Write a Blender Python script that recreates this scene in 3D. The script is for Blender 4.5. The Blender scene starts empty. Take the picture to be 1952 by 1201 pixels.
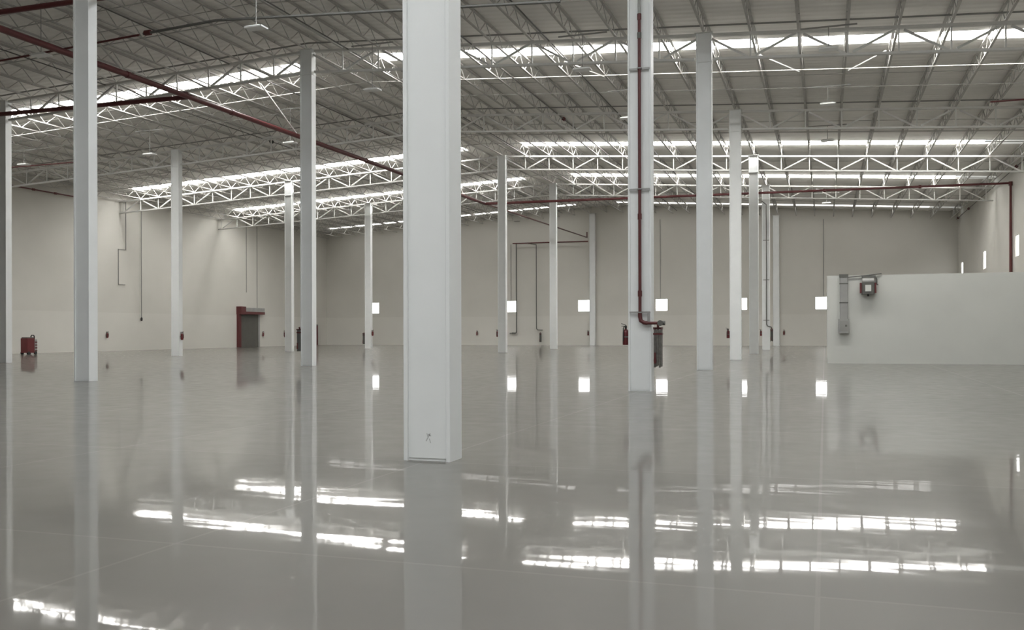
import bpy, math, random
from mathutils import Vector, Matrix
random.seed(4)
S = bpy.context.scene
COL = S.collection
PI = math.pi

# ------------------------------------------------------------------ geometry of the hall (metres)
XA, XB, XC = -4.23, -20.99, -37.75          # the three column rows
XL, XRT = -53.2, 11.5                       # side walls
YB, YF = 93.5, -14.0                        # end walls
RIDGE = -20.99
ROWY = [9.82 + 12.756 * i for i in range(7)]
PITCH = 3.352                               # panel length of a girder
def ZG(x): return 13.525 - (0.051 * (RIDGE - x) if x < RIDGE else 0.0611 * (x - RIDGE))   # top of girder
DG = 1.0                                    # girder depth
JD = 0.66                                   # joist depth
ROOF = 0.72                                 # deck above girder top

# ------------------------------------------------------------------ materials
MATS = {}
def mat(name, col, rough=0.5, metal=0.0, spec=0.5, noise=0.0, scale=3.0, emit=None, bump=0.0, bscale=40.0):
    m = bpy.data.materials.new(name); m.use_nodes = True
    nt = m.node_tree; b = nt.nodes['Principled BSDF']
    b.inputs['Base Color'].default_value = (*col, 1); b.inputs['Roughness'].default_value = rough
    b.inputs['Metallic'].default_value = metal; b.inputs['Specular IOR Level'].default_value = spec
    if noise or bump:
        tc = nt.nodes.new('ShaderNodeTexCoord')
    if noise:
        n = nt.nodes.new('ShaderNodeTexNoise'); n.inputs['Scale'].default_value = scale; n.inputs['Detail'].default_value = 5
        nt.links.new(tc.outputs['Object'], n.inputs['Vector'])
        r = nt.nodes.new('ShaderNodeMapRange'); r.inputs[1].default_value = 0.3; r.inputs[2].default_value = 0.7
        r.inputs[3].default_value = 1 - noise; r.inputs[4].default_value = 1 + noise
        nt.links.new(n.outputs['Fac'], r.inputs[0])
        mx = nt.nodes.new('ShaderNodeVectorMath'); mx.operation = 'SCALE'; mx.inputs[0].default_value = col
        nt.links.new(r.outputs[0], mx.inputs['Scale']); nt.links.new(mx.outputs[0], b.inputs['Base Color'])
    if bump:
        n2 = nt.nodes.new('ShaderNodeTexNoise'); n2.inputs['Scale'].default_value = bscale
        nt.links.new(tc.outputs['Object'], n2.inputs['Vector'])
        bp = nt.nodes.new('ShaderNodeBump'); bp.inputs['Strength'].default_value = bump; bp.inputs['Distance'].default_value = 0.01
        nt.links.new(n2.outputs['Fac'], bp.inputs['Height']); nt.links.new(bp.outputs[0], b.inputs['Normal'])
    if emit:
        b.inputs['Emission Color'].default_value = (*emit[0], 1); b.inputs['Emission Strength'].default_value = emit[1]
    MATS[name] = m
    return m

COLUMN = mat('column_white_paint', (0.82, 0.84, 0.84), 0.42, noise=0.03, scale=1.2, bump=0.05, bscale=25)
TRUSS = mat('truss_white_paint', (0.66, 0.66, 0.64), 0.5, noise=0.04, scale=2)
JOIST = mat('joist_grey_white_paint', (0.47, 0.46, 0.44), 0.55, noise=0.05, scale=1.5)
RED = mat('red_pipe_paint', (0.105, 0.022, 0.023), 0.45, noise=0.1, scale=3)
REDGREY = mat('worn_red_pipe_paint', (0.16, 0.085, 0.08), 0.5, noise=0.25, scale=2)
REDEX = mat('extinguisher_red', (0.12, 0.016, 0.018), 0.35)
DARK = mat('dark_rubber', (0.03, 0.03, 0.028), 0.6)
DARKMET = mat('dark_grey_metal', (0.13, 0.13, 0.12), 0.5, metal=0.3)
GREYMET = mat('grey_metal', (0.33, 0.33, 0.32), 0.45, metal=0.2, noise=0.06)
PALE = mat('pale_grey_plastic', (0.62, 0.63, 0.60), 0.4)
FIXT = mat('fixture_white', (0.85, 0.86, 0.85), 0.35)
CANVAS = mat('grey_hose_canvas', (0.17, 0.16, 0.145), 0.8, noise=0.25, scale=14)
CURTAIN = mat('grey_dock_curtain', (0.11, 0.108, 0.095), 0.7, noise=0.06, scale=1.5)
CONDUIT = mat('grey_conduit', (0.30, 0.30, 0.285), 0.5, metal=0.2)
ROOFPIPE = mat('roof_pipe_grey', (0.12, 0.118, 0.11), 0.55)
FRAME = mat('window_frame_white', (0.7, 0.7, 0.68), 0.4)
SKY = mat('skylight_translucent', (0.8, 0.8, 0.8), 0.4, emit=((1.0, 0.985, 0.95), 22.0))
SKYFILL = mat('skylight_fill_unseen', (0.8, 0.8, 0.8), 0.4, emit=((0.97, 0.99, 1.0), 12.5))  # for the out-of-view right-side strips, added to brighten the column faces
SKYFAR = mat('skylight_translucent_far', (0.8, 0.8, 0.8), 0.4, emit=((1.0, 0.985, 0.95), 2.5))
PANE = mat('window_daylight_pane', (0.8, 0.8, 0.8), 0.1, emit=((1.0, 1.0, 0.98), 5.0))
PARTW = mat('partition_paint', (0.57, 0.58, 0.55), 0.5, noise=0.03, scale=0.6)

def wall_material():
    m = bpy.data.materials.new('wall_paint'); m.use_nodes = True; nt = m.node_tree; b = nt.nodes['Principled BSDF']
    b.inputs['Roughness'].default_value = 0.6
    g = nt.nodes.new('ShaderNodeNewGeometry'); sp = nt.nodes.new('ShaderNodeSeparateXYZ')
    nt.links.new(g.outputs['Position'], sp.inputs[0])
    gt = nt.nodes.new('ShaderNodeMath'); gt.operation = 'GREATER_THAN'; gt.inputs[1].default_value = 3.02
    nt.links.new(sp.outputs['Z'], gt.inputs[0])
    mx = nt.nodes.new('ShaderNodeMix'); mx.data_type = 'RGBA'
    mx.inputs['A'].default_value = (0.66, 0.645, 0.60, 1); mx.inputs['B'].default_value = (0.62, 0.605, 0.56, 1)
    nt.links.new(gt.outputs[0], mx.inputs['Factor'])
    n = nt.nodes.new('ShaderNodeTexNoise'); n.inputs['Scale'].default_value = 0.35; n.inputs['Detail'].default_value = 4
    nt.links.new(g.outputs['Position'], n.inputs['Vector'])
    r = nt.nodes.new('ShaderNodeMapRange'); r.inputs[1].default_value = 0.3; r.inputs[2].default_value = 0.7; r.inputs[3].default_value = 0.97; r.inputs[4].default_value = 1.03
    nt.links.new(n.outputs['Fac'], r.inputs[0])
    sc = nt.nodes.new('ShaderNodeVectorMath'); sc.operation = 'SCALE'
    nt.links.new(mx.outputs['Result'], sc.inputs[0]); nt.links.new(r.outputs[0], sc.inputs['Scale'])
    nt.links.new(sc.outputs[0], b.inputs['Base Color'])
    return m
WALL = wall_material()

def roof_material():
    m = bpy.data.materials.new('standing_seam_deck'); m.use_nodes = True; nt = m.node_tree; b = nt.nodes['Principled BSDF']
    b.inputs['Roughness'].default_value = 0.5; b.inputs['Metallic'].default_value = 0.0
    g = nt.nodes.new('ShaderNodeNewGeometry'); sp = nt.nodes.new('ShaderNodeSeparateXYZ')
    nt.links.new(g.outputs['Position'], sp.inputs[0])
    f = nt.nodes.new('ShaderNodeMath'); f.operation = 'MULTIPLY'; f.inputs[1].default_value = 2 * PI / 0.45
    nt.links.new(sp.outputs['Y'], f.inputs[0])
    s = nt.nodes.new('ShaderNodeMath'); s.operation = 'SINE'; nt.links.new(f.outputs[0], s.inputs[0])
    bp = nt.nodes.new('ShaderNodeBump'); bp.inputs['Strength'].default_value = 0.6; bp.inputs['Distance'].default_value = 0.02
    nt.links.new(s.outputs[0], bp.inputs['Height']); nt.links.new(bp.outputs[0], b.inputs['Normal'])
    n = nt.nodes.new('ShaderNodeTexNoise'); n.inputs['Scale'].default_value = 0.5; n.inputs['Detail'].default_value = 4
    nt.links.new(g.outputs['Position'], n.inputs['Vector'])
    r = nt.nodes.new('ShaderNodeMapRange'); r.inputs[1].default_value = 0.3; r.inputs[2].default_value = 0.7; r.inputs[3].default_value = 0.93; r.inputs[4].default_value = 1.05
    nt.links.new(n.outputs['Fac'], r.inputs[0])
    sc = nt.nodes.new('ShaderNodeVectorMath'); sc.operation = 'SCALE'; sc.inputs[0].default_value = (0.88, 0.865, 0.83)
    nt.links.new(r.outputs[0], sc.inputs['Scale']); nt.links.new(sc.outputs[0], b.inputs['Base Color'])
    return m
DECK = roof_material()

def floor_material():
    m = bpy.data.materials.new('polished_concrete'); m.use_nodes = True; nt = m.node_tree; b = nt.nodes['Principled BSDF']
    L = nt.links.new
    def math_(op, a, c=None, v=None):
        n = nt.nodes.new('ShaderNodeMath'); n.operation = op; L(a, n.inputs[0])
        if c is not None: L(c, n.inputs[1])
        if v is not None: n.inputs[1].default_value = v
        return n.outputs[0]
    g = nt.nodes.new('ShaderNodeNewGeometry'); sp = nt.nodes.new('ShaderNodeSeparateXYZ'); L(g.outputs['Position'], sp.inputs[0])
    def joint(axis, off, pitch):
        a = math_('ADD', sp.outputs[axis], v=off + 50 * pitch)
        a = math_('DIVIDE', a, v=pitch)
        cell = math_('FLOOR', math_('ADD', a, v=0.0))
        d = math_('ABSOLUTE', math_('SUBTRACT', math_('FRACT', math_('ADD', a, v=0.5)), v=0.5))
        d = math_('MULTIPLY', d, v=pitch)
        return math_('LESS_THAN', d, v=0.014), cell
    jx, cx = joint('X', -XA, 4.19)
    jy, cy = joint('Y', -9.62, 12.756 / 3)
    j = math_('MAXIMUM', jx, jy)
    cmb = nt.nodes.new('ShaderNodeCombineXYZ'); L(cx, cmb.inputs[0]); L(cy, cmb.inputs[1])
    wn = nt.nodes.new('ShaderNodeTexWhiteNoise'); wn.noise_dimensions = '2D'; L(cmb.outputs[0], wn.inputs['Vector'])
    n1 = nt.nodes.new('ShaderNodeTexNoise'); n1.inputs['Scale'].default_value = 0.35; n1.inputs['Detail'].default_value = 7; n1.inputs['Roughness'].default_value = 0.6
    L(g.outputs['Position'], n1.inputs['Vector'])
    n2 = nt.nodes.new('ShaderNodeTexNoise'); n2.inputs['Scale'].default_value = 3.0; n2.inputs['Detail'].default_value = 6
    L(g.outputs['Position'], n2.inputs['Vector'])
    t = math_('ADD', math_('MULTIPLY', n1.outputs['Fac'], v=0.50), math_('MULTIPLY', n2.outputs['Fac'], v=0.22))
    t = math_('ADD', t, math_('MULTIPLY', wn.outputs['Value'], v=0.13))
    t = math_('ADD', t, v=0.58)
    t = math_('ADD', t, math_('MULTIPLY', j, v=0.12))
    sc = nt.nodes.new('ShaderNodeVectorMath'); sc.operation = 'SCALE'; sc.inputs[0].default_value = (0.134, 0.127, 0.113)
    L(t, sc.inputs['Scale']); L(sc.outputs[0], b.inputs['Base Color'])
    b.inputs['Roughness'].default_value = 0.3
    b.inputs['IOR'].default_value = 1.5; b.inputs['Specular IOR Level'].default_value = 0.08
    # thin sealer coat: sharp but weak mirror, worn where the slab is rough
    cw = math_('SUBTRACT', math_('ADD', math_('MULTIPLY', n2.outputs['Fac'], v=0.40), v=0.38), math_('MULTIPLY', j, v=0.15))
    L(cw, b.inputs['Coat Weight']); b.inputs['Coat Roughness'].default_value = 0.03; b.inputs['Coat IOR'].default_value = 1.45
    # slow undulation of the trowelled slab plus fine trowel ripples
    n3 = nt.nodes.new('ShaderNodeTexNoise'); n3.inputs['Scale'].default_value = 0.8; n3.inputs['Detail'].default_value = 2.0
    L(g.outputs['Position'], n3.inputs['Vector'])
    mp = nt.nodes.new('ShaderNodeMapping'); mp.inputs['Scale'].default_value = (0.5, 2.2, 1.0); L(g.outputs['Position'], mp.inputs['Vector'])
    n4 = nt.nodes.new('ShaderNodeTexNoise'); n4.inputs['Scale'].default_value = 1.0; n4.inputs['Detail'].default_value = 2.0
    L(mp.outputs[0], n4.inputs['Vector'])
    hh = math_('ADD', math_('MULTIPLY', n3.outputs['Fac'], v=1.0), math_('MULTIPLY', n4.outputs['Fac'], v=1.1))
    bp = nt.nodes.new('ShaderNodeBump'); bp.inputs['Strength'].default_value = 1.0; bp.inputs['Distance'].default_value = 0.0013
    L(hh, bp.inputs['Height']); L(bp.outputs[0], b.inputs['Normal']); L(bp.outputs[0], b.inputs['Coat Normal'])
    return m
FLOOR = floor_material()

# ------------------------------------------------------------------ mesh builder
class MB:
    def __init__(s): s.v = []; s.f = []
    def add(s, vs, fs):
        o = len(s.v); s.v += [tuple(p) for p in vs]; s.f += [tuple(i + o for i in f) for f in fs]
    def box(s, x0, x1, y0, y1, z0, z1):
        s.add([(x0,y0,z0),(x1,y0,z0),(x1,y1,z0),(x0,y1,z0),(x0,y0,z1),(x1,y0,z1),(x1,y1,z1),(x0,y1,z1)],
              [(0,3,2,1),(4,5,6,7),(0,1,5,4),(1,2,6,5),(2,3,7,6),(3,0,4,7)])
        return s
    def bevbox(s, x0, x1, y0, y1, z0, z1, b):           # vertical edges chamfered
        p = [(x0+b,y0),(x1-b,y0),(x1,y0+b),(x1,y1-b),(x1-b,y1),(x0+b,y1),(x0,y1-b),(x0,y0+b)]
        vs = [(a,c,z0) for a,c in p] + [(a,c,z1) for a,c in p]; n = 8
        s.add(vs, [tuple(reversed(range(n))), tuple(range(n, 2*n))] + [(i,(i+1)%n,n+(i+1)%n,n+i) for i in range(n)])
        return s
    def bar(s, a, b, w, h, up=(0,0,1)):                 # rectangular bar from a to b
        a = Vector(a); b = Vector(b); d = (b-a).normalized(); u = Vector(up)
        if abs(d.dot(u)) > 0.98: u = Vector((0,1,0))
        r = d.cross(u).normalized(); u = r.cross(d).normalized()
        vs = [p + r*i*w/2 + u*j*h/2 for p in (a,b) for i,j in ((-1,-1),(1,-1),(1,1),(-1,1))]
        s.add(vs, [(0,1,2,3),(7,6,5,4),(0,4,5,1),(1,5,6,2),(2,6,7,3),(3,7,4,0)])
        return s
    def tube(s, pts, r, n=10):                          # round tube along a path with mitred corners
        P = [Vector(p) for p in pts]; rings = []
        up = Vector((0,0,1))
        d0 = (P[1]-P[0]).normalized()
        if abs(d0.dot(up)) > 0.95: up = Vector((1,0,0))
        for i,p in enumerate(P):
            if i == 0: d = (P[1]-P[0]).normalized(); k = 1; 
            elif i == len(P)-1: d = (P[-1]-P[-2]).normalized(); k = 1
            else:
                d1 = (p-P[i-1]).normalized(); d2 = (P[i+1]-p).normalized(); d = (d1+d2).normalized()
            r_ = d.cross(up)
            if r_.length < 1e-3: up = Vector((0,1,0)) if abs(d.y) < .9 else Vector((1,0,0)); r_ = d.cross(up)
            r_.normalize(); u = r_.cross(d).normalized(); up = u
            rings.append([p + r_*math.cos(2*PI*j/n)*r + u*math.sin(2*PI*j/n)*r for j in range(n)])
        vs = [v for R in rings for v in R]; fs = []
        for i in range(len(P)-1):
            for j in range(n): fs.append((i*n+j, i*n+(j+1)%n, (i+1)*n+(j+1)%n, (i+1)*n+j))
        fs += [tuple(reversed(range(n))), tuple(range((len(P)-1)*n, len(P)*n))]
        s.add(vs, fs); return s
    def lathe(s, prof, c=(0,0), n=16):                  # profile of (radius, z) about a vertical axis
        vs = [(c[0]+r*math.cos(2*PI*j/n), c[1]+r*math.sin(2*PI*j/n), z) for r,z in prof for j in range(n)]; fs = []
        for i in range(len(prof)-1):
            for j in range(n): fs.append((i*n+j, i*n+(j+1)%n, (i+1)*n+(j+1)%n, (i+1)*n+j))
        fs += [tuple(reversed(range(n))), tuple(range((len(prof)-1)*n, len(prof)*n))]
        s.add(vs, fs); return s
    def mesh(s, name, m, smooth=False):
        me = bpy.data.meshes.new(name); me.from_pydata(s.v, [], s.f); me.materials.append(m)
        me.validate(); me.update()
        if smooth:
            for p in me.polygons: p.use_smooth = True
            try: me.set_sharp_from_angle(angle=math.radians(40))
            except Exception: pass
        return me

def link(name, me, parent=None, loc=(0,0,0)):
    o = bpy.data.objects.new(name, me); COL.objects.link(o); o.location = loc
    if parent: o.parent = parent
    return o
def part(name, mb, m, parent, smooth=False, label=None):
    o = link(name, mb.mesh(name, m, smooth), parent)
    if label: o['label'] = label
    return o
def tag(o, label, cat, group=None, kind='thing'):
    o['label'] = label; o['category'] = cat; o['kind'] = kind
    if group: o['group'] = group
    return o
def thing(name, label, cat, loc=(0,0,0), rz=0, group=None):
    o = bpy.data.objects.new(name, None); COL.objects.link(o); o.location = loc; o.rotation_euler = (0,0,rz)
    o.empty_display_size = 0.2
    return tag(o, label, cat, group)
def struct(name, mb, m, label=None, parent=None):
    o = link(name, mb.mesh(name, m), parent)
    if not parent:
        o['kind'] = 'structure'
        if label: o['label'] = label
    return o
def dup(root, loc, rz=0, label=None, group=None):
    r = root.copy(); COL.objects.link(r); r.location = loc; r.rotation_euler = (0,0,rz)
    if label: r['label'] = label
    if group: r['group'] = group
    for ch in list(root.children):
        c = ch.copy(); COL.objects.link(c); c.parent = r
        for gch in list(ch.children):
            d = gch.copy(); COL.objects.link(d); d.parent = c
    return r

# ------------------------------------------------------------------ floor, walls, roof
struct('floor', MB().box(XL-0.3, XRT+0.3, YF-0.3, YB+0.3, -0.2, 0.0), FLOOR, 'glossy polished grey concrete floor with fine saw-cut joints')

def wall_with_holes(axis, const, thick, a0, a1, ztop, holes):
    """wall in a vertical plane; axis 'x' runs along X at Y=const, 'y' runs along Y at X=const; holes (a0,a1,z0,z1)"""
    mb = MB()
    def put(p, q, z0, z1):
        if q-p < 1e-4 or z1-z0 < 1e-4: return
        c0, c1 = sorted((const, const+thick))
        if axis == 'x': mb.box(p, q, c0, c1, z0, z1)
        else: mb.box(c0, c1, p, q, z0, z1)
    cur = a0
    for h in sorted(holes):
        put(cur, h[0], 0, ztop); put(h[0], h[1], 0, h[2]); put(h[0], h[1], h[3], ztop); cur = h[1]
    put(cur, a1, 0, ztop)
    return mb

BWX = [-47.3, -39.4, -31.35, -23.45, -15.47, -7.75, -0.25]
bh = [(x-0.62, x+0.62, 3.45, 4.68) for x in BWX]
RWY = [2.4, 15.1, 27.9, 66.1, 78.8, 91.0]  # first three unseen, continue the row, added for light on the nearest column
rh = [(y-0.6, y+0.6, 6.1, 7.47) for y in RWY]
TOP = 15.2
struct('wall_back', wall_with_holes('x', YB, 0.3, XL-0.3, XRT+0.3, TOP, bh), WALL, 'far end wall, pale grey panels with a row of small square windows')
struct('wall_right', wall_with_holes('y', XRT, 0.3, YF-0.3, YB, TOP, rh), WALL, 'right side wall with high narrow windows')
struct('wall_left', wall_with_holes('y', XL, -0.3, YF-0.3, YB, TOP, []), WALL, 'long pale grey left side wall')
struct('wall_front', wall_with_holes('x', YF, -0.3, XL, XRT, TOP, []), WALL, 'end wall behind the viewpoint')

n = 0
def window(loc, hw, hh, rz):
    global n; n += 1
    e = bpy.data.objects.new('window_%d' % n, None); COL.objects.link(e); e.location = loc; e.rotation_euler = (0,0,rz); e['kind'] = 'structure'
    fr = MB(); t = 0.05
    fr.box(-hw, hw, -0.04, 0.04, hh-t, hh).box(-hw, hw, -0.04, 0.04, -hh, -hh+t).box(-hw, -hw+t, -0.04, 0.04, -hh+t, hh-t).box(hw-t, hw, -0.04, 0.04, -hh+t, hh-t)
    link('window_frame', fr.mesh('window_frame', FRAME), e)
    link('window_pane', MB().box(-hw+t, hw-t, -0.01, 0.01, -hh+t, hh-t).mesh('window_pane', PANE), e)
    return e
for x in BWX: window((x, YB+0.10, 4.065), 0.62, 0.615, 0)
for y in RWY: window((XRT+0.08, y, 6.785), 0.6, 0.685, PI/2)

# roof deck: two slopes with slots for the skylight strips
SKYY = [(-7.0,-5.8), (2.5,3.7), (12.5,13.7), (25.6,26.8), (38.65,39.8), (59.95,61.15), (73.1,74.4), (90.3,91.3)]  # first four are unseen, placed for their light on the near columns
SKL = (-51.2, -23.6); SKR = (-19.5, 8.85)
deck = MB()
def slab(x0, x1, y0, y1):
    xs = [x0] + ([RIDGE] if x0 < RIDGE < x1 else []) + [x1]
    for a, b in zip(xs, xs[1:]):
        za, zb = ZG(a)+ROOF, ZG(b)+ROOF; t = 0.12
        deck.add([(a,y0,za),(b,y0,zb),(b,y1,zb),(a,y1,za),(a,y0,za+t),(b,y0,zb+t),(b,y1,zb+t),(a,y1,za+t)],
                 [(0,3,2,1),(4,5,6,7),(0,1,5,4),(1,2,6,5),(2,3,7,6),(3,0,4,7)])
cur = YF-0.3
for y0, y1 in SKYY:
    slab(XL-0.3, XRT+0.3, cur, y0)
    if y0 > 30: slab(XL-0.3, SKL[0], y0, y1); slab(SKL[1], SKR[0], y0, y1)
    else: slab(XL-0.3, SKR[0], y0, y1); slab(SKR[1], XRT+0.3, y0, y1)
    cur = y1
slab(XL-0.3, XRT+0.3, cur, YB+0.3)
struct('ceiling', deck, DECK, 'grey standing seam metal roof deck on two gentle slopes')

SKL_NAMES = {4: 'widest and nearest bright skylight strip', 5: 'second bright skylight strip from the front',
             6: 'third bright skylight strip from the front', 7: 'farthest bright skylight strip, beside the end wall'}
for k, (y0, y1) in enumerate(SKYY):
    for side, (x0, x1) in (('left', SKL), ('right', SKR)):
        if k < 4 and side == 'left': continue
        lab = SKL_NAMES.get(k, 'added unseen fill skylight, number %d counted back from the picture' % (4-k)) + (', left of the roof ridge' if side == 'left' else ', right of the roof ridge')
        e = thing('skylight_strip', lab, 'skylight', ((x0+x1)/2, (y0+y1)/2, ZG((x0+x1)/2)+ROOF), group='skylight strips in the roof')
        N = 9; mb = MB(); fr = MB()
        for i in range(N):
            a = x0+(x1-x0)*i/N; b = x0+(x1-x0)*(i+1)/N
            def L(x, y, dz): return (x-e.location.x, y-e.location.y, ZG(x)+ROOF+dz-e.location.z)
            q = MB()
            q.add([L(a,y0,.03),L(b,y0,.03),L(b,y1,.03),L(a,y1,.03),L(a,y0,.06),L(b,y0,.06),L(b,y1,.06),L(a,y1,.06)],
                  [(0,3,2,1),(4,5,6,7),(0,1,5,4),(1,2,6,5),(2,3,7,6),(3,0,4,7)])
            part('skylight_panel', q, SKYFAR if k == 7 else SKYFILL if k < 4 else SKY, e)

# partition room at the right
struct('wall_partition', MB().box(0.1, XRT, 43.89, 44.09, 0, 3.88).box(0.1, 0.3, 44.09, 55.0, 0, 3.88).box(0.3, XRT, 54.8, 55.0, 0, 3.88), PARTW,
       'low pale grey partition wall enclosing a room at the right')

# dock door on the left wall
d = bpy.data.objects.new('door_1', None); COL.objects.link(d); d.location = (XL, 76.45, 0); d['kind'] = 'structure'
d['label'] = 'grey dock door in the left wall with dark red hood and side guide'
cu = MB()
for i in range(12):
    cu.box(0.02, 0.09+0.004*(i%2), 0.35, 3.45, 0.03+i*0.27, 0.03+i*0.27+0.27)
link('door_curtain', cu.mesh('door_curtain', CURTAIN), d)
link('door_guide', MB().box(0.0, 0.28, 0.0, 0.35, 0, 3.45).mesh('door_guide', RED), d)
link('door_guide', MB().box(0.0, 0.10, 3.45, 3.72, 0, 3.30).mesh('door_guide', GREYMET), d)
link('door_hood', MB().box(0.0, 0.45, 0.75, 4.05, 3.42, 3.80).mesh('door_hood', GREYMET), d)
link('hood_end', MB().box(0.0, 0.55, -0.05, 0.75, 3.15, 3.90).mesh('hood_end', RED), d)
link('hood_rail', MB().box(0.0, 0.47, 0.75, 4.05, 3.18, 3.42).mesh('hood_rail', RED), d)

# ------------------------------------------------------------------ steel columns
W2, D2 = 0.283, 0.18
COLMESH = {}
def column(x, y, label, base=True):
    zt = ZG(x)
    key = round(zt, 3)
    e = thing('steel_column', label, 'column', (x, y, 0), group='white steel columns')
    if key not in COLMESH:
        sh = MB().box(-W2+0.05, W2-0.05, -D2+0.035, D2-0.035, 0.03, zt-0.02)
        fl = MB().bevbox(-W2, -W2+0.05, -D2, D2, 0.0, zt-0.02, 0.006)
        fr = MB().bevbox(W2-0.05, W2, -D2, D2, 0.0, zt-0.02, 0.006)
        cp = MB().box(-W2-0.05, W2+0.05, -D2-0.05, D2+0.05, zt-0.02, zt)
        st = MB().box(-W2-0.012, W2+0.012, -D2-0.012, D2+0.012, zt-DG-0.10, zt-DG-0.065)
        bp = MB().box(-W2+0.05, W2-0.05, -D2+0.045, D2-0.045, 0.0, 0.03)
        COLMESH[key] = [('web', sh.mesh('web', COLUMN)), ('flange', fl.mesh('flange', COLUMN)), ('flange', fr.mesh('flange', COLUMN)),
                        ('cap_plate', cp.mesh('cap_plate', TRUSS)), ('stiffener_plate', st.mesh('stiffener_plate', COLUMN)), ('base_plate', bp.mesh('base_plate', COLUMN))]
    for nm, me in COLMESH[key]: link(nm, me, e)
    return e
m0 = column(XA, ROWY[0], 'nearest and widest white column, standing in the middle foreground')
sm = MB()
for a, b, w_ in (((-0.02,0.22),(0.03,0.31),0.012), ((0.005,0.30),(0.04,0.28),0.012), ((0.02,0.25),(0.035,0.20),0.010), ((-0.01,0.31),(0.0,0.27),0.008)):
    sm.bar((a[0],-D2+0.0345,a[1]),(b[0],-D2+0.0345,b[1]),w_,0.0016,(0,1,0))
part('scuff_mark', sm, mat('grey_scuff', (0.50, 0.51, 0.51), 0.6), m0, label='small grey scuff near the foot')
column(XA, ROWY[1], 'white column carrying the long red riser pipe and the hose rack on its right')
column(XA, ROWY[2], 'bare white column just right of the riser pipe column')
column(XA, ROWY[3], 'white column with one red extinguisher on its left, second right of the riser column')
column(XA, ROWY[4], 'slender bright white column between the extinguisher column and the thin dark riser column')
column(XA, ROWY[5], 'far slim white column carrying a thin dark riser pipe and hose')
column(XA-0.18, YB-0.26, 'faint wall column against the end wall behind the thin dark riser column')
column(XB, ROWY[1], 'tall white column at far left of the foreground, in front of the red main pipe')
column(XB, ROWY[2], 'white column second nearest left of the middle foreground column, beside the roof ridge')
column(XB, ROWY[3], 'white column hidden behind the middle foreground column')
column(XB, ROWY[4], 'slim white column just right of the middle foreground column, left of the wall riser pipes')
column(XB, ROWY[5], 'thin white column right of the two wall riser pipes')
column(-22.45, YB-0.26, 'faint wall column on the end wall beside the middle bright window')
column(XC, ROWY[2], 'white column cut by the left edge of the picture')
column(XC, ROWY[3], 'white column left of the dock door with a red extinguisher at its right')
column(XC, ROWY[4], 'bright slim white column right of the dock door')
column(XC, ROWY[5], 'thin bright white column beside the leftmost bright window of the end wall')

# ------------------------------------------------------------------ girders (trusses across the hall) and their copies
SPANS = [('wall', XC-4.5*PITCH-0.3, XC, 'outermost left'), ('left', XC, XB, 'left of the ridge'), ('right', XB, XA, 'right of the ridge'), ('outer', XA, XA+4.5*PITCH+0.45, 'outermost right')]
GIRD = {}
ROWTXT = {1: 'nearest row overhead', 2: 'dark row crossing the first skylight', 3: 'unlit row between first and second skylights',
          4: 'bright row under the second skylight', 5: 'bright row under the third skylight'}
for r in range(1, 6):
    for sid, x0, x1, stxt in SPANS:
        lab = 'white roof girder, ' + ROWTXT[r] + ', ' + stxt
        e = thing('roof_girder', lab, 'roof truss', (x0, ROWY[r], ZG(x0)-DG), group='roof girders across the hall')
        if sid not in GIRD:
            x0i = x0 + (0.345 if sid in ('left','right','outer') else 0.0); x1i = x1 - (0.345 if sid in ('wall','left','right') else 0.0)
            def P(x, top): return (x-x0, 0, (ZG(x)-0.06 if top else ZG(x)-DG+0.05)-(ZG(x0)-DG))
            ms = [('top_chord', MB().bar(P(x0i,1), P(x1i,1), 0.19, 0.095).mesh('top_chord', TRUSS)),
                  ('bottom_chord', MB().bar(P(x0i,0), P(x1i,0), 0.17, 0.085).mesh('bottom_chord', TRUSS))]
            base = XC if sid == 'wall' else x0
            rng = range(-9, 0) if sid == 'wall' else range(0, 9 if sid == 'outer' else 10)
            for k in rng:
                xa, xb = base + k*PITCH/2, base + (k+1)*PITCH/2
                ta = (k % 2 == 0)
                A = Vector(P(xa, ta)); B = Vector(P(xb, not ta)); dd = (B-A)
                ms.append(('diagonal', MB().bar(A + dd*0.10, B - dd*0.05, 0.09, 0.075).mesh('diagonal', TRUSS)))
            for k in (range(-9, 0) if sid == 'wall' else range(1, 10)):
                x = base + k*PITCH/2
                ms.append(('vertical', MB().bar(P(x,0), P(x,1), 0.055, 0.055).mesh('vertical', TRUSS)))
            GIRD[sid] = ms
        for nm, me in GIRD[sid]: link(nm, me, e)

# ------------------------------------------------------------------ open-web joists along the hall
JX = [XA + 1.676*j for j in range(-29, 10)]
def joist_meshes(length):
    tc = MB().bar((0,0.02,JD-0.04), (0,length-0.02,JD-0.04), 0.10, 0.07).mesh('top_chord', JOIST)
    bc = MB().bar((0,0.05,0.025), (0,length-0.05,0.025), 0.085, 0.05).mesh('bottom_chord', JOIST)
    web = MB(); npan = max(2, round(length/1.42)); st = length/npan
    for i in range(npan):
        a = i*st; m_ = a+st/2
        web.bar((0,a+.05,0.05), (0,m_,JD-0.08), 0.028, 0.028)
        web.bar((0,m_,JD-0.08), (0,a+st-.05,0.05), 0.028, 0.028)
        pass
    seat = MB().box(-0.07,0.07,-0.05,0.12,0.002,0.05).box(-0.07,0.07,length-0.12,length+0.05,0.002,0.05)
    return [('top_chord', tc), ('bottom_chord', bc), ('web', web.mesh('web', JOIST))]
BAYTXT = ['nearest bay overhead', 'bay before the first skylight', 'bay beyond the first skylight', 'bay before the second skylight',
          'bay between second and third skylights', 'last bay before the end wall']
bays = [(ROWY[i], ROWY[i+1]) for i in range(0, 5)] + [(ROWY[5], YB)]
JM = {}
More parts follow.
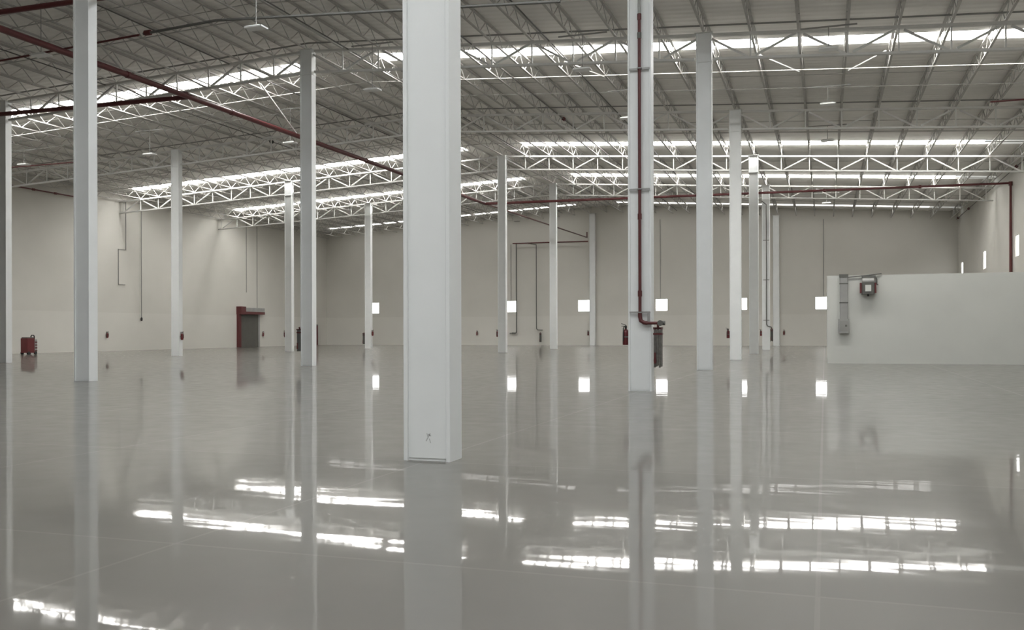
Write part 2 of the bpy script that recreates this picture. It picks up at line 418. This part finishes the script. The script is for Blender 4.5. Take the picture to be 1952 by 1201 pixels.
for b, (ya, yb) in enumerate(bays):
    L_ = yb-ya
    key = round(L_, 2)
    if key not in JM: JM[key] = joist_meshes(L_-0.02)
    for x in JX:
        side = 'left of the ridge' if x < RIDGE-0.1 else 'right of the ridge'
        e = thing('roof_joist', 'thin pale roof joist, ' + BAYTXT[b] + ', ' + side, 'roof joist', (x, ya+0.01, ZG(x)+0.003),
                  group='roof joists, %s, %s' % (BAYTXT[b], side))
        for nm, me in JM[key]: link(nm, me, e)

# bridging rods tying the joists together
for b, (ya, yb) in enumerate(bays):
    for k, fr in enumerate((0.42, 0.66)):
        if b == 0 and k == 0: continue
        y = ya + (yb-ya)*fr
        for sid, x0, x1 in (('left', -52.8, RIDGE), ('right', RIDGE, 10.85)):
            if b == 0 and sid == 'right': continue
            e = thing('bridging_rod', '%s bridging rods, %s, %s of the ridge' % (('nearer','farther')[k], BAYTXT[b], sid), 'bridging rod',
                      (x0, y, ZG(x0)), group='bridging rods between the joists')
            dz = ZG(x1)-ZG(x0)
            part('lower_rod', MB().bar((0,0,-0.02),(x1-x0,0,dz-0.02),0.032,0.032), JOIST, e)
            part('upper_rod', MB().bar((0,0,JD-0.11),(x1-x0,0,dz+JD-0.11),0.026,0.026), JOIST, e)

# thin diagonal roof braces lit by the first skylight
for a, b, t in ((2.35, 0.95, 'right of the slender far columns'), (-2.55, -1.0, 'above the slender far columns'), (-10.9, -9.35, 'left of the riser column')):
    e = link('roof_brace', MB().bar((a, 40.2, ZG(a)+JD-0.14), (b, 41.4, ZG(b)+0.08), 0.05, 0.05).mesh('roof_brace', TRUSS))
    tag(e, 'thin white slanting brace just below the first skylight, ' + t, 'brace', 'roof braces below the first skylight')

# ------------------------------------------------------------------ sprinkler mains and other pipes
def pipe(name, pts, r, m, label, cat='pipe', group=None, n=12, parts=None):
    p0 = Vector(pts[0])
    e = thing(name, label, cat, p0, group=group)
    part('pipe_run', MB().tube([Vector(p)-p0 for p in pts], r, n), m, e, True)
    return e, p0
def coupling(e, p0, p, d, r, l=0.16, m=RED):
    p = Vector(p)-p0; d = Vector(d).normalized()
    part('coupling', MB().tube([p-d*l/2, p+d*l/2], r, 12), m, e, True)

M0, M1, M2 = Vector((-26.6,4.0,11.70)), Vector((-24.7,67.5,11.26)), Vector((-22.9,92.7,10.98))
def main_at(y): t=(y-M0.y)/(M1.y-M0.y); return M0.lerp(M1,t)
e, p0 = pipe('sprinkler_main', [M0, M1], 0.115, RED, 'thick dark red sprinkler main running diagonally across the upper left of the picture', group='red sprinkler mains')
for y in (12,18,24,30,36.5,43,49,55,61): coupling(e, p0, main_at(y), M1-M0, 0.135)
e, p0 = pipe('sprinkler_main', [M1, M2, M2+Vector((0,0,0.55))], 0.07, REDGREY, 'thin far end of the sprinkler main reaching down towards the end wall', group='red sprinkler mains')
def br(y): p = main_at(y); return (p.x, y, p.z)
e, p0 = pipe('sprinkler_branch', [(XL+0.05,33.6,11.63), br(33.6)], 0.10, RED, 'dark red branch pipe from the left edge joining the thick diagonal main', group='red branch pipes')
coupling(e, p0, (br(33.6)[0]-0.2,33.6,11.62), (1,0,0), 0.125); coupling(e, p0, (-38,33.6,11.63), (1,0,0), 0.12); coupling(e, p0, (-45,33.6,11.63), (1,0,0), 0.12)
pb = br(22.95)
e, p0 = pipe('sprinkler_branch', [(-34.0,22.95,pb[2]), (XA+0.02,22.95,pb[2])], 0.085, RED, 'dark red branch pipe crossing the top left corner towards the riser column', group='red branch pipes')
e, p0 = pipe('sprinkler_branch', [(XL+0.05,28.95,ZG(XL)-0.72), (-24.4,28.95,12.62)], 0.04, RED, 'thin dim red branch pipe behind the tall left column', group='red branch pipes')
coupling(e, p0, (-24.0,28.95,12.66), (1,0,0), 0.10, 0.25)
e, p0 = pipe('roof_pipe', [(-24.2,28.95,12.64), (RIDGE,28.95,12.80), (-8.0,28.95,ZG(-8)-0.72)], 0.05, ROOFPIPE, 'long dark pipe crossing the roof at top centre behind the foreground column', 'pipe')
e, p0 = pipe('sprinkler_main', [(-24.72,67.5,11.24), (XRT-0.12,67.5,10.93), (XRT-0.12,67.5,4.6)], 0.10, RED, 'dark red main crossing the right half and dropping down the right wall', group='red sprinkler mains')
for x in (-18,-12,-6,0,6): coupling(e, p0, (x,67.5,11.24-(x+24.72)*0.31/36.1), (1,0,-0.0086), 0.118)
coupling(e, p0, (XRT-0.12,67.5,10.9), (0,0,1), 0.12, 0.26)
e, p0 = pipe('sprinkler_branch', [(XL+0.30,44.0,11.55), (XL+0.30,58.0,11.55)], 0.05, RED, 'dim red pipe high on the left wall beyond the tall left column', group='red branch pipes')
for y in (46,48,50,52,54): coupling(e, p0, (XL+0.30,y,11.55), (0,1,0), 0.085, 0.2)
e, p0 = pipe('sprinkler_branch', [(XL+0.1,44.3,11.45), (-42.0,44.3,11.5)], 0.035, RED, 'short dim red pipe by the small roof lamp at far left', group='red branch pipes')
e, p0 = pipe('sprinkler_branch', [(6.8,44.9,11.3), (XRT-0.02,44.9,11.3)], 0.035, RED, 'dim red pipe stub high at the right edge of the picture', group='red branch pipes')
e, p0 = pipe('sprinkler_branch', [(XRT-0.22,58.0,11.62), (XRT-0.22,92.9,11.45)], 0.03, ROOFPIPE, 'thin grey pipe with small red couplings high along the right wall', group='red branch pipes')
for y in (65,85.3,91.8): coupling(e, p0, (XRT-0.22,y,11.62-(y-58)*0.0049), (0,1,0), 0.10, 0.3)
for x, txt, redy in ((-24.87,'left of the ridge',None), (-13.45,'with a small red coupling, right of the foreground column',49.3), (-19.0,'just right of the ridge',None), (-10.2,'left of the riser column',None), (-31.6,'at upper left',49.0)):
    z = ZG(x)-0.06
    e, p0 = pipe('roof_pipe', [(x,23.2,z), (x,90.5,z)], 0.026, ROOFPIPE, 'thin grey pipe under the joists, ' + txt, 'pipe', 'thin pipes under the joists', 8)
    if redy: coupling(e, p0, (x,redy,z), (0,1,0), 0.10, 0.2, REDEX if x > -20 else DARK)
for i, txt in ((2, 'above the first skylight'), (3, 'between the first two skylights')):  # dark bars imitate the shaded gap over the girder tops, no cable runs there
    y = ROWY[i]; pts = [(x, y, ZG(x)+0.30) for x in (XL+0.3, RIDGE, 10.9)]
    pipe('girder_gap_shade', pts, 0.035, CONDUIT, 'dark strip standing in for the shaded gap over the girder, ' + txt, 'cable', 'dark strips for the shaded gaps over the girders', 8)
# sway braces
for a, b, t in (((-25.47,41.76,11.54),(-25.6,38.75,ZG(-25.6)+0.05),'thin white brace running up from the red main left of the ridge column'),
                ((-25.83,29.75,11.62),(-27.95,30.74,ZG(-27.95)+0.05),'thin white brace between the tall left column and the red main')):
    tag(link('sway_brace', MB().bar(a,b,0.06,0.06).mesh('sway_brace', TRUSS)), t, 'brace', 'white braces of the red main')

# riser on the second column of row A with its hose rack
yf = ROWY[1]-D2
e = thing('fire_riser', 'red riser pipe running down the face of the white column to a hose rack', 'pipe', (XA+0.02, yf-0.075, 0))
zt = pb[2]
part('riser_pipe', MB().tube([(0,0,9.02),(0,0,1.83),(0.02,0,1.72),(0.09,0,1.655),(0.20,0,1.64),(0.50,0,1.64)], 0.038), RED, e, True)
part('riser_pipe', MB().tube([(0,0,zt-0.08),(0,0,9.02)], 0.036), GREYMET, e, True, label='grey unpainted upper length')
for z in (9.0, 8.55, 4.2, 2.35): part('coupling', MB().tube([(0,0,z-0.07),(0,0,z+0.07)], 0.05), DARKMET if z in (8.55,) else RED, e, True)
part('elbow', MB().tube([(0,0,1.90),(0,0,1.80),(0.02,0,1.70),(0.10,0,1.65),(0.18,0,1.64)], 0.05), RED, e, True)
for z in (7.76, 4.86, 1.90):
    part('pipe_bracket', MB().box(-0.26,0.24,0.03,0.055,z-0.022,z+0.022).box(-0.055,0.055,-0.05,0.04,z-0.012,z+0.012), GREYMET, e)
part('bracket_leg', MB().box(0.17,0.23,0.035,0.06,1.62,1.88), GREYMET, e)
part('valve', MB().tube([(0.44,0,1.64),(0.60,0,1.64)],0.055).tube([(0.50,0,1.64),(0.50,-0.09,1.64)],0.03).tube([(0.50,-0.09,1.64),(0.50,-0.105,1.64)],0.07), DARKMET, e, True)

def hose_rack(loc, label, sc=1.0, dim=False):
    e = thing('hose_rack', label, 'fire hose', loc, group='fire hose racks')
    part('rack_frame', MB().box(-0.10,0.10,-0.02,0.0,0.93,0.98).box(-0.10,-0.08,-0.2,0.0,0.93,0.98).box(0.08,0.10,-0.2,0.0,0.93,0.98).tube([(0,-0.1,0.98),(0,-0.1,1.06)],0.03), RED, e)
    ho = MB()
    for i in range(5):
        x = -0.08+i*0.04
        lo = 0.02+0.05*((i*7)%3)/2
        ho.bevbox(x-0.017,x+0.017,-0.17,-0.02,lo,0.93-0.012*(i%2),0.012)
    part('folded_hose', ho, CANVAS if not dim else DARKMET, e)
    part('hose_strap', MB().box(-0.105,0.105,-0.18,-0.01,0.80,0.845), RED, e)
    part('nozzle', MB().lathe([(0.03,0.12),(0.035,0.2),(0.022,0.3),(0.028,0.38)],(-0.06,-0.19),10), RED, e, True)
    return e
hr = hose_rack((XA+0.455, yf+0.02, 0.56), 'folded grey canvas fire hose on a red rack at the riser column')

# far riser on the sixth column of row A
yf5 = ROWY[5]-D2
e = thing('fire_riser', 'thin dark riser pipe on the far slim white column', 'pipe', (XA+0.06, yf5-0.08, 0))
part('riser_pipe', MB().tube([(-0.35,0,11.3),(0,0,11.0),(0,0,1.95),(0.05,0,1.82),(0.33,0,1.72),(0.36,0,1.6)], 0.045), DARKMET, e, True)
for z in (8.3, 5.3, 2.25): part('pipe_bracket', MB().box(-0.25,0.2,0.03,0.06,z-0.03,z+0.03), GREYMET, e)
hose_rack((XA+0.43, yf5-0.02, 0.62), 'folded dark fire hose at the far thin riser column', dim=True)

# risers on the end wall
e, p0 = pipe('wall_riser', [(-31.0,YB-0.35,10.66), (-22.9,YB-0.35,10.62)], 0.06, RED, 'thin red header pipe high on the end wall behind the slim column')
e, p0 = pipe('wall_riser', [(-30.6,YB-0.33,10.6), (-30.6,YB-0.33,1.45), (-30.65,YB-0.33,1.30), (-30.8,YB-0.33,1.25), (-31.35,YB-0.33,1.25)], 0.055, DARKMET, 'dark riser pipe on the end wall turning left near the floor', group='riser pipes on the end wall')
for z in (8.2,5.0,2.4): part('pipe_bracket', MB().box(-0.28,0.28,0.06,0.33,z-0.025,z+0.025), GREYMET, e)
part('valve', MB().tube([(-0.5,-0.0,1.25-p0.z),(-0.15,0,1.25-p0.z)], 0.09), DARKMET, e, True)
e, p0 = pipe('wall_riser', [(-29.3,YB-0.35,10.62), (-28.42,YB-0.35,10.45), (-28.42,YB-0.35,1.75), (-28.3,YB-0.35,1.60), (-27.75,YB-0.35,1.58)], 0.05, DARKMET, 'dark riser pipe on the end wall turning right to a hanging hose', group='riser pipes on the end wall')
hose_rack((-27.98, YB-0.28, 0.30), 'small dark fire hose hanging low on the end wall', dim=True)

# ------------------------------------------------------------------ fire extinguishers
def extinguisher_proto(label, loc, rz=0):
    e = thing('fire_extinguisher', label, 'fire extinguisher', loc, rz, group='wall and column fire extinguishers')
    part('cylinder', MB().lathe([(0.05,0.0),(0.075,0.01),(0.078,0.03),(0.078,0.30),(0.07,0.345),(0.045,0.375),(0.025,0.39),(0.025,0.41)], (0,0), 16), REDEX, e, True)
    part('valve', MB().lathe([(0.028,0.40),(0.03,0.46),(0.02,0.475)], (0,0), 10).box(-0.016,0.016,-0.105,0.02,0.455,0.47), DARK, e)
    part('handle', MB().bar((0,0.01,0.48),(0,-0.11,0.525),0.03,0.014), DARK, e)
    part('hose', MB().tube([(0.02,0,0.44),(0.06,-0.03,0.46),(0.098,-0.04,0.40),(0.098,-0.04,0.16),(0.095,-0.045,0.10)],0.013,8), DARK, e, True)
    part('bracket', MB().box(-0.03,0.03,0.076,0.095,0.05,0.50).box(-0.084,0.084,-0.02,0.09,0.185,0.215), DARKMET, e)
    return e
dx = W2+0.095
ex0 = extinguisher_proto('red extinguisher on the left side of the riser column', (XA-dx, ROWY[1], 1.11), PI/2+PI)
for (x, y, z, rz, lab) in (
    (XA-dx, ROWY[3], 1.08, -PI/2, 'red extinguisher on the left of the column second right of the riser column'),
    (XA-dx, ROWY[5], 1.06, -PI/2, 'small dark extinguisher left of the far thin riser column'),
    (XC+dx, ROWY[3], 0.98, PI/2, 'red extinguisher at the right of the column left of the dock door'),
    (XC-dx, ROWY[4], 1.06, -PI/2, 'small dark extinguisher left of the slim column right of the dock door'),
    (XC+dx, ROWY[5], 1.10, PI/2, 'small dark extinguisher right of the column beside the leftmost bright window'),
    (XB-dx, ROWY[2], 1.12, -PI/2, 'dark extinguisher left of the column beside the roof ridge'),
    (XB-dx, ROWY[4], 1.08, -PI/2, 'small dark extinguisher left of the slim column by the wall risers'),
    (XL+0.095, 59.37, 1.02, PI/2, 'dark extinguisher on the left wall right of the tall left column'),
    (XL+0.095, 80.75, 1.02, PI/2, 'dark extinguisher on the left wall just right of the dock door'),
    (-35.12, YB-0.095, 1.05, 0, 'dark extinguisher on the end wall right of the foreground column'),
    (-22.85-0.1, YB-0.19, 1.02, -PI/2, 'dark extinguisher on the end wall by the middle bright window'),
    (-3.72, YB-0.095, 1.05, 0, 'dark extinguisher on the end wall right of the far riser hose')):
    dup(ex0, (x, y, z), rz, lab)
hose_rack((XB-0.36, ROWY[2]-0.02, 0.60), 'thin dark fire hose below the extinguisher at the ridge column', dim=True)
hose_rack((XC-0.40, ROWY[5]-0.02, 0.35), 'dark fire hose left of the column beside the leftmost bright window', dim=True)

# ------------------------------------------------------------------ hanging lamps
LAMPS = [(-17.6,26.4,'top left lamp beside the upper edge of the picture'), (-17.6,34.7,'lamp just left of the foreground column'), (-8.7,34.6,'lamp left of the riser column below the first skylight'),
         (0.15,43.4,'bright lamp in the middle of the right roof slope'), (0.15,34.9,'faint lamp just below the first skylight at right'), (-26.6,26.5,'lamp at far left above the red main'),
         (-35.7,43.2,'lamp right of the tall left column'), (-26.6,43.0,'lamp beside the ridge column below the red main'), (-8.7,43.2,'lamp partly behind the riser column'),
         (-44.85,43.4,'lamp at the far left edge beside the dim red pipe'), (0.15,51.7,'dark lamp just above the second skylight at right'), (0.15,77.0,'lamp in front of the farthest skylight at right')]
lamp0 = None
for x, y, txt in LAMPS:
    lab = 'small white hanging ' + txt
    e = thing('hanging_lamp', lab, 'lamp', (x, y, 11.36), group='hanging lamps under the roof')
    top = ZG(x)-11.36
    part('lamp_housing', MB().add([(-.33,-.2,0),(.33,-.2,0),(.33,.2,0),(-.33,.2,0),(-.33,-.2,.05),(.33,-.2,.05),(.33,.2,.05),(-.33,.2,.05),(-.2,-.1,.10),(.2,-.1,.10),(.2,.1,.10),(-.2,.1,.10)],
         [(0,3,2,1),(0,1,5,4),(1,2,6,5),(2,3,7,6),(3,0,4,7),(4,5,9,8),(5,6,10,9),(6,7,11,10),(7,4,8,11),(8,9,10,11)]) or None, FIXT, e) if False else None
    mb = MB(); mb.add([(-.33,-.2,0),(.33,-.2,0),(.33,.2,0),(-.33,.2,0),(-.33,-.2,.05),(.33,-.2,.05),(.33,.2,.05),(-.33,.2,.05),(-.2,-.1,.10),(.2,-.1,.10),(.2,.1,.10),(-.2,.1,.10)],
         [(0,3,2,1),(0,1,5,4),(1,2,6,5),(2,3,7,6),(3,0,4,7),(4,5,9,8),(5,6,10,9),(6,7,11,10),(7,4,8,11),(8,9,10,11)])
    part('lamp_housing', mb, FIXT, e)
    part('drop_rod', MB().tube([(0,0,0.09),(0,0,top-0.05)], 0.016, 6), CONDUIT, e)
    part('cross_bar', MB().bar((-0.95,0,top-0.06+0.0),(0.95,0,top-0.06),0.05,0.05), CONDUIT, e)

# ------------------------------------------------------------------ conduits on the walls
def conduit(pts, label, r=0.03, plug=None):
    e, p0 = pipe('wall_conduit', pts, r, CONDUIT, label, 'conduit', 'thin conduits on the walls', 8)
    if plug:
        part('plug', MB().lathe([(0.05,-0.22),(0.08,-0.15),(0.08,0.0),(0.04,0.08)], (0,0), 10), DARK, e)
        e.children[-1].location = Vector(pts[-1])-p0
    return e
xw = XL+0.04
conduit([(xw,61.5,12.0),(xw,61.5,8.06),(xw,60.66,8.06),(xw,60.66,5.27),(xw,61.4,5.27)], 'thin stepped conduit on the left wall')
conduit([(xw+0.1,63.18,12.0),(xw+0.1,63.18,2.6)], 'thin hanging cable with a dark plug on the left wall', 0.03, True)
conduit([(xw,78.0,12.0),(xw,78.0,5.3)], 'short thin conduit above the dock door, ending well above it')
conduit([(xw,79.8,12.0),(xw,79.8,3.83)], 'thin conduit running down to the dock door hood')
yw = YB-0.04
conduit([(-15.57,yw,12.6),(-15.57,yw,4.72)], 'thin conduit above the bright window right of the riser column')
conduit([(-0.1,yw,12.0),(-0.1,yw,4.72)], 'thin conduit above the rightmost bright window of the end wall')
conduit([(-31.3,yw,10.6),(-31.3,yw,4.72)], 'thin conduit above the bright window beside the wall risers')

# ------------------------------------------------------------------ equipment on the partition
yp = 43.88
e = thing('cable_trunking', 'grey vertical cable trunking with a box at its foot on the partition', 'trunking', (0.795, yp, 0))
part('duct', MB().bevbox(-0.165,0.165,-0.12,0.0,1.94,3.88,0.015), GREYMET, e)
for z in (2.68, 3.52): part('strap', MB().box(-0.18,0.18,-0.128,0.0,z-0.025,z+0.025), DARKMET, e)
part('top_cover', MB().box(-0.19,0.19,-0.14,0.0,3.80,3.93), DARKMET, e)
bx = part('foot_box', MB().bevbox(-0.225,0.225,-0.20,0.0,1.33,1.96,0.02), GREYMET, e)
part('box_lid', MB().box(-0.17,0.17,-0.212,-0.20,1.42,1.88), CONDUIT, bx); part('lock', MB().box(0.05,0.13,-0.225,-0.212,1.62,1.70), DARKMET, bx)
tag(link('conduit_run', MB().tube([(0.98,yp-0.05,3.80),(1.45,yp-0.05,3.84),(2.35,yp-0.05,3.93)],0.024,8).mesh('conduit_run', DARKMET, True)), 'thin dark conduit slanting from the trunking along the top of the partition', 'conduit')
e = thing('wall_unit', 'grey wall unit with pale square front and dark red sides on the partition', 'wall unit', (1.79, yp-0.06, 2.98))
part('housing', MB().bevbox(-0.26,0.26,-0.34,0.06,0.05,0.55,0.05), DARKMET, e)
part('top_dome', MB().tube([(-0.24,-0.14,0.62),(0.24,-0.14,0.62)],0.14,16), GREYMET, e, True)
part('mount_plate', MB().box(-0.25,0.32,-0.05,0.06,0.76,0.88), DARKMET, e)
part('front_lens', MB().box(-0.12,0.12,-0.36,-0.34,0.17,0.45), PALE, e)
for s in (-1,1): part('side_guard', MB().box(s*0.30-0.035,s*0.30+0.035,-0.30,0.0,0.10,0.55), RED, e)
part('sounder', MB().lathe([(0.03,0.0),(0.05,0.08),(0.05,0.12),(0.03,0.2)],(0.0,0.0),10), DARK, e).location = (0,-0.16,-0.04)
part('cable', MB().tube([(0.33,0.0,0.80),(0.36,-0.03,0.7),(0.36,-0.05,0.5),(0.42,-0.05,0.46)],0.03,8), DARKMET, e, True)

# ------------------------------------------------------------------ red machine and red post at the left wall
e = thing('power_unit', 'dark red machine with grey side panel and black handle at the left wall', 'machine', (-50.5, 49.2, 0))
part('body', MB().bevbox(-0.30,0.30,-0.40,0.24,0.10,1.08,0.04), REDEX, e)
part('engine_panel', MB().bevbox(-0.27,0.27,0.24,0.48,0.10,1.0,0.03), GREYMET, e)
for k in range(4): part('panel_slot', MB().box(0.27,0.285,0.27,0.45,0.20+k*0.19,0.28+k*0.19), RED, e)
part('top_tray', MB().box(-0.25,0.25,-0.34,0.20,1.08,1.15), DARKMET, e)
part('handle', MB().tube([(0.0,0.20,1.06),(0.0,0.20,1.20),(0.0,0.26,1.27),(0.0,0.42,1.27),(0.0,0.47,1.20),(0.0,0.47,1.0)],0.04,8), DARK, e, True)
for y in (-0.28, 0.32):
    for sx in (-0.26,0.26): part('wheel', MB().tube([(sx-0.05,y,0.10),(sx+0.05,y,0.10)],0.10,14), DARK, e, True)
e = thing('red_post', 'thin dark red post standing by the left wall near the far corner', 'post', (XL+0.18, 91.0, 0))
part('post', MB().tube([(0,0,0.0),(0,0,2.15)],0.13,12), RED, e, True)
part('cap', MB().lathe([(0.14,2.13),(0.14,2.22),(0.08,2.27)],(0,0),12), DARKMET, e)

# ------------------------------------------------------------------ world, camera, view
w = bpy.data.worlds.new('overcast'); S.world = w; w.use_nodes = True
w.node_tree.nodes['Background'].inputs[0].default_value = (0.75,0.78,0.80,1); w.node_tree.nodes['Background'].inputs[1].default_value = 1.0

cam = bpy.data.cameras.new('camera'); co = bpy.data.objects.new('camera', cam); COL.objects.link(co)
cam.sensor_fit = 'HORIZONTAL'; cam.sensor_width = 36.0; cam.lens = 1786.4/1952*36
cam.shift_y = (631.8-600.5)/1952
cam.clip_end = 400
co.matrix_world = Matrix.Translation((0,0,1.45)) @ Matrix.Rotation(0.3222,4,'Z') @ Matrix.Rotation(PI/2,4,'X') @ Matrix.Rotation(-0.0026,4,'Z')
S.camera = co
S.view_settings.view_transform = 'Standard'; S.view_settings.look = 'None'; S.view_settings.gamma = 1.0
S.view_settings.use_curve_mapping = False; S.view_settings.exposure = 0.16
try:
    S.cycles.use_denoising = True; S.cycles.max_bounces = 10; S.cycles.diffuse_bounces = 6; S.cycles.sample_clamp_indirect = 6.0
except Exception: pass
